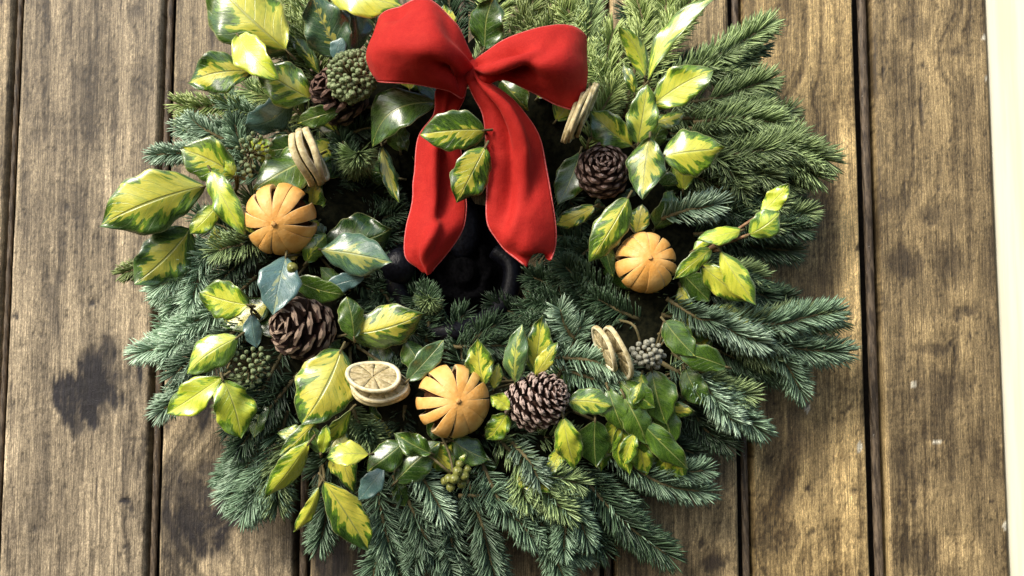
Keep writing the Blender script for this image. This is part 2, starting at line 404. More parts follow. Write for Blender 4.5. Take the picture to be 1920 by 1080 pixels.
# ================================================================ LEAVES
def leaf_geom(bx, by, tx, ty, W, hb, ht, roll, fold, bend, curl, wav, seed, tip):
    B, T = P(bx, by, hb), P(tx, ty, ht)
    ax = T-B; L = np.linalg.norm(ax); ax /= L
    tc = CAM-(B+T)/2; tc /= np.linalg.norm(tc)
    n = tc-ax*np.dot(tc, ax); n /= np.linalg.norm(n)
    s = np.cross(n, ax)
    a = rad(roll); n2 = n*math.cos(a)+s*math.sin(a); s2 = np.cross(n2, ax)
    Wm = W*SC((hb+ht)/2)/2/max(.45, math.cos(a))*1.0
    nu, nv = 22, 11
    u = np.linspace(0, 1, nu); v = np.linspace(-1, 1, nv)
    U, Vv = np.meshgrid(u, v, indexing='ij')
    q0 = np.random.RandomState(seed+900).rand(6)
    sh = np.sin(math.pi*np.clip(U, 0, 1)**(.82+.22*q0[0]))**(.60+.34*q0[1])
    tipf = 1-np.clip((U-.80)/.20, 0, 1)**2*(.25+.5*tip)
    wid = Wm*sh*tipf
    rs = np.random.RandomState(seed)
    ph = rs.rand(4)*6.28
    edge = np.abs(Vv)**2
    wave = wav*Wm*edge*(np.sin(U*(9+6*q0[2])+ph[0]+Vv*1.5)*1.0+np.sin(U*19+ph[1]*Vv)*.6)+L*.05*(q0[3]-.5)*np.sin(U*5.5+ph[2])+(q0[4]-.5)*.5*Wm*Vv*(U-.4)
    wid = wid*(1+.045*np.sin(U*27+ph[2]+np.sign(Vv)*2)+.06*np.sin(U*11+ph[3]*np.sign(Vv)))
    bendz = L*bend*4*U*(1-U)
    foldz = fold*np.abs(Vv)**1.15*wid
    quilt = .018*Wm*np.sin((U-.3*np.abs(Vv))*26*1.0)*(1-np.abs(Vv))*np.minimum(1, np.abs(Vv)*5)
    cur = L*curl*4*U*(1-U)
    # camber of the blade: outer part turns over
    Pn = bendz-foldz*-1.0+wave+quilt
    X = B+ax*(U[..., None]*L)+s2*((Vv*wid*math.sqrt(max(.2, 1-fold*fold*.6))+cur)[..., None])+n2*Pn[..., None]
    th = .00035
    dn = n2*th
    top = X.reshape(-1, 3); bot = (X-dn).reshape(-1, 3)
    uv = np.stack([U, Vv], -1).reshape(-1, 2)
    i, j = np.meshgrid(np.arange(nu-1), np.arange(nv-1), indexing='ij'); q = (i*nv+j).ravel()
    f1 = np.stack([q, q+nv, q+nv+1, q+1], -1)
    N = nu*nv; f2 = np.stack([q+N, q+N+1, q+N+nv+1, q+N+nv], -1)
    k = np.arange(nu-1)*nv
    r1 = np.stack([k, k+N, k+N+nv, k+nv], -1); k2 = k+nv-1; r2 = np.stack([k2, k2+nv, k2+N+nv, k2+N], -1)
    Fc = np.vstack([f1, f2, r1, r2]); fm = np.concatenate([np.zeros(len(f1)), np.ones(len(f2)), np.zeros(len(r1)+len(r2))])
    # petiole
    pv, pf = tube([B-ax*L*.10-n*.003, B-ax*L*.03, B+ax*L*.05], .0009, .0006, 5, 5, False)
    V = np.vstack([top, bot, pv]); Fc = np.vstack([Fc, np.array(pf)+2*N]); fm = np.concatenate([fm, np.full(len(pf), 2)])
    uv = np.vstack([uv, uv, np.full((len(pv), 2), .5)])
    return V, Fc, fm, uv, B-ax*L*.10-n*.003
# kinds: v variegated, g plain green, d dark plain, b bluish (sky sheen painted in), l lime, y nearly all yellow, o olive
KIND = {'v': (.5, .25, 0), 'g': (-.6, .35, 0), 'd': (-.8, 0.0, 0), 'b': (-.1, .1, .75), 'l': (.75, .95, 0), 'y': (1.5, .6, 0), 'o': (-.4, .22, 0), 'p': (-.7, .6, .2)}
WC = P(890, 520, 0)
wreath = thing('wreath', 'round Christmas wreath of fir and variegated leaves hung on the plank door', 'wreath', WC)
LS = 0
def leaf(sprig, bx, by, tx, ty, W, k='v', yel=None, hb=60, ht=66, roll=0, fold=None, bend=None, curl=0, wav=.10, asy=0., tip=.3, tone=None, gl=None):
    global LS; LS += 1
    q = random.Random(LS*7+1)
    if fold is None: fold = q.uniform(-.42, .22)
    if bend is None: bend = q.uniform(-.02, .17)
    curl += q.uniform(-.05, .05); roll += q.uniform(-12, 12); wav *= q.uniform(.7, 1.8)
    V, Fc, fm, uv, base = leaf_geom(bx, by, tx, ty, W, hb, ht, roll, fold, bend, curl, wav, LS, tip)
    o = obj('leaf', V, Fc, [LEAF, LEAFB, TWIG], sprig, org=base, fmat=fm, uv=uv)
    y, t, g = KIND[k]
    o['yel'] = float((y if yel is None else yel)+(.12 if k in 'vyl' else 0)); o['tone'] = float(t if tone is None else tone)
    o['sky_sheen'] = float(g if gl is None else gl); o['asy'] = float(asy); o['seed'] = float(LS*.731 % 7)
    return base
def sprig(label, hub, leaves, h0=40, mat=None, r=.0011):
    """a woody stem with its leaves: wreath > leaf_sprig > leaf"""
    org = P(hub[0], hub[1], h0)
    tubes = []
    for l in leaves:
        kw = l[-1] if isinstance(l[-1], dict) else {}
        hb = kw.get('hb', 60)
        e = P(l[0], l[1], hb-2); m = (org+e)/2+np.array([0, .004, 0])
        if np.linalg.norm(e-org) > .004: tubes.append(tube([org, m, e], r, r*.7, 5, 6))
    tubes.append(tube([org+np.array([0, .018, 0]), org+np.array([0, .006, 0]), org], r, r, 5, 5))
    V, Fc = join(tubes)
    s = obj('leaf_sprig', V, Fc, [mat or TWIG], wreath, org=org); s['label'] = label
    for l in leaves:
        kw = dict(l[-1]) if isinstance(l[-1], dict) else {}
        a = l[:-1] if isinstance(l[-1], dict) else l
        leaf(s, *a, **kw)
    return s
H = lambda b, t=None, **k: dict(hb=b, ht=(b+6 if t is None else t), **k)
sprig('large variegated leaves at the upper left of the wreath', (545,150), [
 (538,95,392,-52,135,'v',.55,H(66,74,asy=-.38,bend=.08,tone=.35)),
 (446,66,524,150,66,'y',1.4,H(74,84,bend=.12,tone=.95,roll=-10)),
 (474,133,352,156,78,'v',.22,H(64,62,asy=.12,tone=.2,fold=.10)),
 (584,186,482,122,84,'v',.22,H(58,66,tone=.4,asy=-.1)),
 (548,188,456,236,62,'b',-.2,H(54,52,roll=25)),
 (600,140,540,60,30,'o',.2,H(50,50))])
sprig('dark glossy leaves left of the bow loop', (640,110), [
 (642,108,584,-6,92,'v',-.02,H(64,80,tone=.15,roll=18,asy=.0,gl=.25)),
 (668,100,650,-10,70,'d',-.8,H(58,70,gl=.25,roll=-20)),
 (628,110,640,68,32,'b',-.5,H(66,70,gl=.95)),
 (612,-22,762,14,68,'y',1.3,H(76,82,tone=.55,roll=14)),
 (846,70,832,8,40,'y',.8,H(60,64,tone=.3))])
sprig('dark curling leaves under the left bow loop', (820,180), [
 (818,192,697,276,78,'g',-.5,H(74,62,roll=-28,bend=.16,fold=.15,curl=-.12,tone=.15)),
 (742,236,764,284,26,'g',-.4,H(52,50)),
 (716,272,748,380,30,'v',.45,H(56,56,roll=20,tone=.1)),
 (640,206,556,232,40,'o',-.3,H(62,60,tone=.4)),
 (935,146,992,208,56,'g',-.3,H(70,70,tone=.25)),
 (908,92,924,-4,70,'d',-.8,H(52,66,roll=25,tone=.12))])
sprig('variegated leaves reaching furthest left, beside the left orange', (440,360), [
 (386,348,187,424,118,'v',.62,H(70,74,asy=-.24,bend=.08,tone=.35,wav=.08,gl=.06,fold=-.18)),
 (356,428,252,532,96,'v',.28,H(56,58,tone=.25,gl=.1)),
 (446,330,336,278,84,'v',.30,H(66,72,tone=.45,fold=.1)),
 (408,384,356,438,42,'v',.6,H(64,64,tone=.9)),
 (394,318,458,440,50,'l',.45,H(72,70,roll=-24,bend=.10,tone=.8)),
 (440,330,420,300,24,'l',.6,H(70,74))])
sprig('leaves round the left orange', (590,470), [
 (600,290,476,356,84,'o',-.4,H(50,58,roll=-15,tone=.35)),
 (602,470,736,428,104,'d',-.8,H(44,46)),
 (602,468,736,492,84,'v',.10,H(60,66,asy=-.15,gl=.45,roll=10,bend=.10,tone=.25)),
 (574,492,610,438,44,'v',.0,H(58,58,tone=.7)),
 (536,480,512,592,78,'b',-.1,H(70,76,gl=.85,bend=.10,tip=.8,fold=.14)),
 (552,524,648,552,46,'g',-.2,H(60,58,tone=.45,fold=.1,roll=-20)),
 (684,520,604,544,36,'b',-.5,H(52,52,gl=.9)),
 (650,540,600,500,30,'g',-.5,H(50,52))])
sprig('variegated leaf and teal bud at the left below the blue leaf', (490,600), [
 (466,572,374,548,74,'v',.42,H(66,64,tone=.7,asy=.1)),
 (472,588,482,652,36,'b',-.5,H(62,60,gl=.8))])
sprig('three lime variegated leaves at the lower left', (418,712), [
 (446,632,350,702,66,'v',.45,H(68,66,tone=.8,asy=-.25,gl=.08)),
 (418,706,312,776,62,'l',.75,H(70,64,asy=.15,tone=.85)),
 (418,712,452,822,76,'l',.62,H(72,64,tone=.85,roll=8))])
sprig('broad cream leaf and neighbours left of the citrus slices', (655,640), [
 (640,655,566,796,114,'v',.66,H(66,72,tone=.12,bend=.08,wav=.06)),
 (664,634,650,556,50,'g',-.5,H(62,66,tone=.3)),
 (646,628,794,588,84,'v',.35,H(56,60,tone=.1,asy=.22,wav=.05)),
 (760,640,800,700,50,'d',-.6,H(50,50,tone=.2)),
 (764,714,832,638,44,'g',-.5,H(66,70,tone=.4,gl=.25,roll=-14)),
 (730,700,700,640,50,'d',-.6,H(44,44)),
 (658,768,598,830,30,'l',.4,H(66,58,roll=40,tone=.6))])
sprig('hanging yellow leaves at the bottom left', (600,860), [
 (580,830,496,938,50,'y',.75,H(66,50,tone=.6,roll=12,asy=.2,curl=.05)),
 (598,912,550,996,26,'y',.8,H(58,44,roll=20,tone=.5,curl=.08)),
 (608,902,690,1030,66,'v',.52,H(62,46,tone=.15,asy=.25,bend=.08)),
 (692,852,612,858,46,'y',1.0,H(74,76,tone=.5,roll=-30,bend=.18)),
 (634,796,664,924,44,'y',.7,H(56,52,tone=.1)),
 (592,788,524,852,34,'v',.2,H(60,56,tone=.3)),
 (602,850,612,796,24,'l',.6,H(66,70)),
 (600,850,585,800,30,'g',-.3,H(58,60))])
sprig('dark green leaves left of the hanging green berries', (760,850), [
 (720,876,672,938,40,'b',-.4,H(62,58,gl=.8)),
 (762,826,688,884,56,'g',-.5,H(60,60,tone=.15)),
 (742,904,826,828,66,'g',-.5,H(58,58,tone=.12)),
 (808,850,738,812,44,'g',-.5,H(68,72,tone=.3,wav=.5,fold=.2)),
 (848,826,918,862,54,'g',-.5,H(56,52,tone=.2)),
 (740,900,760,950,30,'g',-.4,H(48,44,tone=.2))], mat=TWIG)
sprig('two variegated leaves lying over the left ribbon tail', (912,262), [
 (910,244,788,252,78,'v',.12,H(98,96,asy=.28,tone=.2,bend=.10,tip=.2,wav=.04)),
 (910,276,856,380,74,'v',.40,H(96,88,asy=-.18,tone=.15,bend=.10))], h0=80)
sprig('upright variegated leaves at the upper right', (1205,262), [
 (1216,152,1346,-6,38,'l',.45,H(74,92,roll=34,curl=.07,tone=.6)),
 (1210,146,1160,50,38,'v',.55,H(72,84,roll=-30,curl=-.10,tone=.7)),
 (1222,200,1338,132,70,'v',.62,H(76,86,tone=.6,fold=.14,bend=.05)),
 (1196,270,1214,158,60,'v',.38,H(74,86,tone=.5,fold=.2,gl=.1)),
 (1228,230,1284,212,30,'v',.4,H(66,68,roll=40)),
 (1186,274,1106,208,66,'v',.15,H(70,72,asy=-.35,tone=.3,fold=.15)),
 (1242,292,1358,278,90,'v',.48,H(78,80,tone=.45,bend=.06)),
 (1218,258,1204,374,74,'v',.42,H(82,80,tone=.2,gl=.12,fold=-.2)),
 (1190,176,1168,120,24,'g',.2,H(66,68))])
sprig('leaves between the dark pine cone and the right orange', (1160,390), [
 (1178,370,1104,492,62,'v',.26,H(74,68,asy=-.1,fold=-.25,bend=.08,tone=.4,roll=12)),
 (1116,386,1038,422,36,'v',.5,H(56,52,tone=.05)),
 (1192,438,1204,382,40,'v',.6,H(60,62,tone=.05)),
 (1088,284,1046,384,60,'d',-.6,H(56,58,tone=.2,fold=.15)),
 (1130,440,1150,520,30,'d',-.6,H(50,48))])
sprig('reddish stem with lime leaves at the right, outer end', (1330,466), [
 (1428,400,1480,344,38,'l',.8,H(74,80,roll=15)),
 (1404,440,1462,398,56,'p',.5,H(78,82,tone=1.0,tip=.1,fold=-.2,gl=.12)),
 (1390,432,1308,448,34,'l',.7,H(74,76,roll=-20,curl=.08)),
 (1334,466,1262,524,34,'v',.3,H(68,70,tone=.7,roll=25)),
 (1350,470,1418,572,52,'y',.7,H(72,70,tone=.6,asy=-.2)),
 (1316,498,1402,566,54,'y',.75,H(66,64,tone=.5)),
 (1278,512,1330,564,50,'g',-.3,H(56,54,tone=.3)),
 (1300,470,1340,440,22,'l',.3,H(66,68))], h0=68, mat=RTWIG, r=.0013)
sprig('small upright leaves above the bottom pine cone', (985,712), [
 (908,720,896,634,54,'v',.35,H(62,70,tone=.35,fold=.18)),
 (966,716,980,606,46,'v',.05,H(64,74,tone=.6,gl=.25)),
 (1004,704,1018,590,54,'v',.4,H(62,70,tone=.35,fold=.22)),
 (1003,704,1046,642,30,'y',.8,H(66,70,tone=.3)),
 (925,730,935,680,26,'y',.6,H(58,60,tone=.3))])
sprig('variegated leaves right and below the bottom pine cone', (1070,770), [
 (1064,752,1150,762,52,'v',.28,H(70,70,tone=.5,gl=.12,asy=-.1)),
 (1056,782,1078,880,54,'v',.55,H(72,60,tone=.6,fold=-.2)),
 (1116,788,1118,876,66,'d',-.7,H(66,56,tone=.22,tip=.1)),
 (956,766,920,742,32,'y',.8,H(72,74,tone=.7)),
 (950,776,912,824,44,'v',.3,H(68,62,tone=.7))])
sprig('plain green leaves at the lower right below the berry sprig', (1210,720), [
 (1222,694,1250,796,74,'g',-.6,H(62,58,tone=.35,fold=.14)),
 (1170,742,1214,832,58,'g',-.5,H(68,60,tone=.42)),
 (1140,728,1168,806,48,'g',-.4,H(66,62,tone=.5)),
 (1196,786,1290,878,48,'g',-.4,H(62,50,tone=.35)),
 (1246,602,1304,668,52,'g',-.5,H(66,66,tone=.32)),
 (1362,688,1262,656,52,'g',-.5,H(60,62,tone=.3)),
 (1236,742,1262,838,54,'g',-.4,H(56,50,tone=.45)),
 (1160,716,1228,764,50,'g',-.4,H(64,66,tone=.5)),
 (1284,690,1322,760,50,'g',-.5,H(52,50,tone=.25)),
 (1204,700,1186,760,36,'v',.1,H(66,70,tone=.5)),
 (1250,610,1300,632,34,'g',-.5,H(60,60,tone=.4))])
sprig('yellow centred leaves at the lower right tip of the leafy part', (1200,820), [
 (1160,800,1180,890,40,'v',.35,H(60,50,tone=.6)),
 (1200,830,1212,892,42,'v',.35,H(58,48,tone=.55)),
 (1240,836,1250,890,44,'v',.35,H(54,46,tone=.55)),
 (1150,780,1140,850,36,'v',.3,H(60,52,tone=.6)),
 (1130,820,1128,884,38,'v',.2,H(52,46,tone=.5)),
 (1262,846,1286,900,36,'v',.25,H(50,44,tone=.6)),
 (1190,812,1170,870,34,'l',.3,H(62,56,tone=.6)),
 (1180,790,1230,860,30,'g',-.2,H(62,54,tone=.5))])
# dark filling leaves deep between the rest
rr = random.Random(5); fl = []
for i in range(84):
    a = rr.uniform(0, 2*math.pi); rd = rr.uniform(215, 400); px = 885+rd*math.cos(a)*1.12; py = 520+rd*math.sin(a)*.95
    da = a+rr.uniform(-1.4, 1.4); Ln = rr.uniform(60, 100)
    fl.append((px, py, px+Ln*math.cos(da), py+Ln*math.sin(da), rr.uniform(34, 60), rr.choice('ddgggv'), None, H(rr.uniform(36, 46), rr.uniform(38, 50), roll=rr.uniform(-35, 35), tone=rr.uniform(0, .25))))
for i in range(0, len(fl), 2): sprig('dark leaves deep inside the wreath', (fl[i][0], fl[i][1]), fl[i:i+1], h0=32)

fl = []
for i in range(30):
    a = 2*math.pi*i/30+rr.uniform(-.1, .1); rd = rr.uniform(270, 430); px = 885+rd*math.cos(a)*1.12; py = 520+rd*math.sin(a)*.95
    da = a+rr.uniform(-1.3, 1.3); Ln = rr.uniform(55, 85)
    sprig('small variegated leaf half hidden among the fir', (px, py), [(px, py, px+Ln*math.cos(da), py+Ln*math.sin(da), rr.uniform(28, 50), rr.choice('vvlvg'), None, H(rr.uniform(46, 53), rr.uniform(48, 58), roll=rr.uniform(-40, 40), tone=rr.uniform(.1, .7)))], h0=38)

# ================================================================ FIR
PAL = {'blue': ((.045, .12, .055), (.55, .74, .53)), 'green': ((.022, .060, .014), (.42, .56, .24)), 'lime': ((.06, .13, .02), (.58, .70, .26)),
       'dark': ((.005, .016, .008), (.085, .150, .075)), 'teal': ((.015, .046, .016), (.30, .46, .29))}  # dark: deep green sprigs, and shade painted inside the ring
NR = 0
def fir_axis(A, B, curve, nl, kind, dens, ang, flat, wid, rs):
    d = B-A; L = np.linalg.norm(d); dn = d/L; tc = CAM-(A+B)/2; tc /= np.linalg.norm(tc)
    sd = np.cross(dn, tc); sd /= np.linalg.norm(sd); up = np.cross(sd, dn)
    mid = (A+B)/2+sd*L*curve+up*L*.05; q3 = A*.25+B*.75+sd*L*(curve*.8+rs.uniform(-.04, .04))
    pts = crom([A, mid, q3, B], 24)
    tw = tube([A, mid, q3, B], .0015, .0008, 6, 10)
    lpx = L/SC(45); n = int(lpx*1.55*dens)+22
    t = np.sort(rs.rand(n)**.80); t = np.clip(t*1.0, 0, 1)
    base = np.stack([np.interp(t, np.linspace(0, 1, 24), pts[:, k]) for k in range(3)], -1)
    T = np.gradient(pts, axis=0); T = np.stack([np.interp(t, np.linspace(0, 1, 24), T[:, k]) for k in range(3)], -1); T /= np.linalg.norm(T, axis=1)[:, None]
    # azimuth round the twig: combed to the two sides, fewer below
    side = rs.choice([-1, 1], n); az = side*(math.pi/2-rs.rand(n)**.8*1.5*(1-flat*.55)) + rs.normal(0, .18, n)
    S1 = np.cross(T, tc); S1 /= np.linalg.norm(S1, axis=1)[:, None]; U1 = np.cross(S1, T)
    rad_ = S1*np.sin(az)[:, None]+U1*np.cos(az)[:, None]
    an = np.radians(ang+rs.normal(0, 6.5, n)); an = an*(1-np.clip((t-.80)/.20, 0, 1)**1.5*rs.rand(n)**.6)
    nlm = nl*1.06*SC(45)*(.78+.3*rs.rand(n))*(1-.08*t**4)*(.75+.25*np.minimum(1, t*6))
    dir0 = T*np.cos(an)[:, None]+rad_*np.sin(an)[:, None]
    dir1 = dir0+T*.34+U1*.10; dir1 /= np.linalg.norm(dir1, axis=1)[:, None]
    wq = wid*SC(45)/2*(.85+.3*rs.rand(n))
    ws = np.cross(dir0, U1*.8+rad_*.2+1e-6); ws /= np.linalg.norm(ws, axis=1)[:, None]+1e-9
    wn = np.cross(ws, dir0)
    rings = []
    for f, wf in ((0, .7), (.35, 1.0), (.78, .85)):
        c = base+nlm[:, None]*(dir0*f*(1-f*.35)+dir1*f*f*.35)
        rings += [c+ws*(wq*wf)[:, None], c+wn*(wq*wf*.45)[:, None], c-ws*(wq*wf)[:, None]]
    tipc = base+nlm[:, None]*(dir0*.65+dir1*.35)
    V = np.stack(rings+[tipc], 1)        # n,10,3
    lo, hi = PAL[kind]; lo = np.array(lo); hi = np.array(hi)
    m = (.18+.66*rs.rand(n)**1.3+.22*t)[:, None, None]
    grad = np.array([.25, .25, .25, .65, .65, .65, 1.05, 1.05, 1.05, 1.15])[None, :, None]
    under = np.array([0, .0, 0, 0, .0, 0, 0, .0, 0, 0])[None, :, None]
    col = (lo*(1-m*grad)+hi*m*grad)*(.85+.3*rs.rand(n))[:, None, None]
    return tw, V, col.clip(0, 1)
def fir(px0, py0, px1, py1, nl=42, kind='green', h0=40, h1=48, curve=0.0, dens=1.0, ang=66, flat=.62, wid=3.0, label=None):
    """wreath > fir_sprig (its twig) > needles"""
    global NR; NR += 1; rs = np.random.RandomState(NR+100)
    A, B = P(px0, py0, h0), P(px1, py1, h1)
    rq = random.Random(NR*3+1)
    axes = [(A, B, curve, 1.0)]
    Lm = np.linalg.norm(B-A)
    if Lm > .042 and dens == 1 and rq.random() < .55:
        for sgn in ([1, -1] if rq.random() < .25 else [rq.choice((1, -1))]):
            f = rq.uniform(.30, .58); d0 = (B-A)/Lm; an = rad(rq.uniform(24, 42))*sgn
            d2 = np.array([d0[0]*math.cos(an)-d0[2]*math.sin(an), d0[1]+rq.uniform(-.15, .05), d0[0]*math.sin(an)+d0[2]*math.cos(an)])
            a0 = A+(B-A)*f; axes.append((a0, a0+d2*Lm*rq.uniform(.34, .5), rq.uniform(-.12, .12), .88))
    dk = rq.choice((.6, .85, 1.0, 1.1, 1.25)); twigs = []; blocks = []; cols = []
    for (A_, B_, cv_, ls_) in axes:
        tw, Vb, cb = fir_axis(A_, B_, cv_, nl*ls_, kind, dens, ang, flat, wid, rs)
        twigs.append(tw); blocks.append(Vb); cols.append(cb*dk)
    tv, tf = join(twigs)
    s = obj('fir_sprig', tv, tf, [TWIG], wreath, org=A)
    if label: s['label'] = label
    V = np.concatenate(blocks); col = np.concatenate(cols); n = len(V)
    fq = []
    for r in range(2):
        for j in range(3): fq.append((r*3+j, r*3+(j+1) % 3, (r+1)*3+(j+1) % 3, (r+1)*3+j))
    fq = np.array(fq); ft = np.array([(6, 7, 9, 9), (7, 8, 9, 9), (8, 6, 9, 9)])
    off = (np.arange(n)*10)[:, None, None]
    quads = (fq[None]+off).reshape(-1, 4); tris = (ft[None, :, :3]+off).reshape(-1, 3)
    faces = [tuple(x) for x in quads.tolist()]+[tuple(x) for x in tris.tolist()]
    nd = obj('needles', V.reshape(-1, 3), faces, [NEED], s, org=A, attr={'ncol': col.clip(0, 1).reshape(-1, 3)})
    nd['kind'] = 'stuff'
    return s
G, Bl, Li, Dk, Te = 'green', 'blue', 'lime', 'dark', 'teal'
FIRS = [
 (610,170,540,40,44,Li,40,44),(600,240,505,180,42,Li,38,40),(560,200,470,170,40,G,36,36),(560,260,450,210,40,Te,36,36),(600,110,600,-10,44,G,38,40),(560,120,500,60,40,G,34,34),(580,200,560,100,42,Dk,34,36),(520,330,420,300,40,Te,36,36),(1010,140,1000,10,44,Li,34,36),
 (700,560,660,640,38,Dk,36,38),(1080,690,1000,760,40,Dk,36,38),
 (1080,620,930,570,40,Dk,30,30),(820,650,870,590,38,Dk,28,28),(720,600,800,640,38,Dk,34,34),(960,720,1010,600,40,Dk,34,36),(1060,470,990,450,38,Dk,30,30),(700,520,760,600,38,Dk,34,34),
 (1110,640,990,580,44,Dk,36,40),(1130,500,1040,440,44,Dk,34,40),(1150,430,1050,520,40,Dk,36,44),(1040,760,960,620,42,Dk,30,34),(1150,600,1000,640,44,Dk,30,32),(900,740,860,620,42,Dk,30,34),(980,740,900,640,42,Dk,30,34),(740,650,780,540,40,Dk,26,30),
 (660,480,730,440,42,Dk,30,34),(640,350,740,380,42,Dk,32,34),(620,440,720,560,42,Dk,30,32),(1040,320,1080,440,40,Dk,30,34),(1090,450,1010,530,42,Dk,30,34),(700,660,720,560,42,Dk,30,32),
 (1250,330,1490,340,48,G,38,32),(1240,250,1500,290,48,G,30,28),(1230,240,1420,180,48,G,30,30),(1300,230,1450,230,44,G,48,46),(1180,260,1300,120,44,Dk,30,32),(1260,380,1500,390,44,Dk,26,24),(1250,430,1480,470,44,Dk,26,24),
 (1280,540,1470,560,44,Dk,26,24),(1120,300,1150,120,46,G,34,36),(1050,60,1090,-30,46,Li,30,32),(1190,120,1220,-30,44,Dk,26,26),(440,470,330,500,44,Bl,32,30),(440,560,320,600,44,Te,28,26),(520,860,470,960,46,Bl,28,24),
 (660,880,680,1000,44,Te,28,24),(800,860,780,1000,46,Te,30,28),(480,230,420,180,36,Te,34,36),(420,290,360,250,34,Bl,34,36),
 (600,150,548,-20,46,Li,40,46),(640,140,575,20,42,Li,34,40),(700,120,690,-30,42,G,30,36),(480,205,336,196,34,Li,34,36),(500,240,345,240,36,Bl,36,36),(500,262,292,290,30,Bl,42,44),
 (470,330,440,230,34,Te,40,46),(440,520,300,548,40,Bl,36,32),(470,430,302,535,42,Bl,40,40),(300,480,232,512,26,Li,30,26),(520,400,420,520,40,Dk,44,52),(500,430,410,470,42,G,46,58),
 (450,580,268,660,40,Bl,34,30),(480,520,330,620,40,Bl,38,34),(440,640,305,770,40,Bl,32,28),(470,600,330,700,40,Te,38,36),(420,600,300,640,34,Te,30,28),(540,640,440,800,44,Dk,44,42),
 (560,700,450,840,44,Dk,44,44),(540,770,460,950,56,Te,40,30),(520,800,430,930,48,Bl,36,28),(560,800,520,940,44,G,38,32),(490,740,420,900,40,Te,34,28),(640,850,600,1016,44,Te,30,22),(650,790,600,880,44,Dk,40,40),
 (720,880,720,1085,44,Te,34,26),(700,870,760,1100,46,Te,38,32),(740,880,850,1080,44,Te,42,34),(760,850,830,960,40,Bl,46,46),(830,900,880,1110,44,Te,38,30),(870,880,930,1090,44,Te,42,36),
 (860,930,980,940,42,Te,44,46),(930,820,1060,960,42,G,50,52),(950,900,1060,1090,42,Te,42,34),(900,860,1000,1010,42,Te,46,44),(990,870,1100,1010,40,Te,48,44),(960,830,1010,900,34,Bl,54,60),(1030,830,1130,1030,42,Dk,36,28),
 (1060,860,1250,1040,48,Dk,38,30),(1100,880,1200,1010,48,Te,36,26),(1080,850,1180,980,46,Dk,34,26),(1130,840,1320,922,40,Te,44,36),(1200,800,1300,850,36,Dk,34,30),(1150,830,1240,900,36,G,40,36),
 (1240,700,1360,830,44,Dk,34,26),(1200,740,1330,810,44,Dk,32,24),(1240,680,1424,806,40,Te,46,38),(1260,660,1400,740,42,G,44,42),(1300,690,1375,790,40,Bl,48,46),
 (1240,600,1460,690,44,Dk,36,30),(1260,600,1575,660,44,Te,44,36),(1240,590,1565,600,44,G,44,38),(1340,600,1560,585,42,Te,48,44),(1280,590,1420,640,42,Bl,52,52),(1340,640,1480,700,44,Dk,32,28),(1250,560,1340,600,38,Te,54,58),
 (1290,470,1440,560,42,Dk,34,28),(1300,440,1500,430,42,Dk,36,32),(1330,420,1510,400,42,G,34,30),(1370,480,1420,600,40,Dk,32,28),(1320,500,1420,520,40,G,34,32),
 (1240,410,1338,384,40,Bl,54,60),(1280,380,1420,400,42,Dk,40,38),(1280,320,1460,380,46,G,40,36),(1290,300,1548,300,50,G,46,40),(1320,270,1530,330,48,G,42,36),(1270,260,1440,330,48,G,46,44),(1260,280,1400,250,48,G,44,44),
 (1290,240,1470,260,46,G,42,36),(1250,220,1440,210,46,G,44,40),(1240,200,1440,150,44,G,44,40),(1230,180,1400,110,44,G,42,38),(1220,170,1436,50,44,G,44,40),(1210,160,1420,90,42,Dk,36,34),(1200,170,1300,-10,42,Li,42,42),
 (1180,200,1250,40,42,Dk,36,36),(1170,220,1192,-10,40,Li,44,44),(1140,230,1150,60,44,Li,42,42),(1110,210,1110,20,44,G,40,40),(1080,120,1060,-20,46,Li,38,40),(1100,280,1150,170,42,Li,44,50),(1000,100,1090,-10,46,Li,36,38),
 (960,80,1010,-30,46,Li,36,38),(900,100,960,-20,46,Li,34,36),(860,100,850,-40,46,Dk,32,34),(940,90,890,-30,46,Dk,32,34),(1080,220,1050,80,46,Dk,34,36),
 (1060,540,1000,520,40,Dk,38,42),(1150,560,1060,500,42,Dk,40,48),(1180,600,1080,540,42,Dk,38,46),(1120,600,1010,560,42,Dk,34,40),(1200,600,1120,560,40,Dk,42,48),(1080,640,1050,580,36,Bl,54,64),
 (1040,720,1090,610,34,Te,48,54),(1050,690,1180,720,42,Te,50,58),(1040,670,1170,690,40,Bl,54,62),(870,660,930,610,42,Dk,36,40),(850,650,960,650,42,Dk,38,40),(800,640,800,550,36,Dk,34,40),(830,600,780,560,36,Dk,34,38),
 (640,260,700,240,34,Dk,40,44),(680,360,640,260,36,Dk,38,44),(560,380,660,330,40,Dk,36,40),(660,430,740,400,40,Dk,32,36),(600,560,700,600,40,Dk,34,38),(650,720,760,690,40,Dk,38,42),
 (660,760,700,830,40,G,46,50),(720,790,640,830,40,G,44,46),(760,760,740,850,36,Dk,42,44),(880,820,980,810,40,Dk,40,44),(1000,820,1080,830,38,G,42,46)]
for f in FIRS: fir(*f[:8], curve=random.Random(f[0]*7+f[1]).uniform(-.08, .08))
# a tuft pointing at the viewer
fir(668,300,672,286,46,G,36,66,dens=5,ang=72,flat=0.0); fir(700,830,690,800,40,Dk,30,52,dens=4,ang=70,flat=0)
fir(800,575,806,560,34,G,26,44,dens=4,ang=70,flat=0)
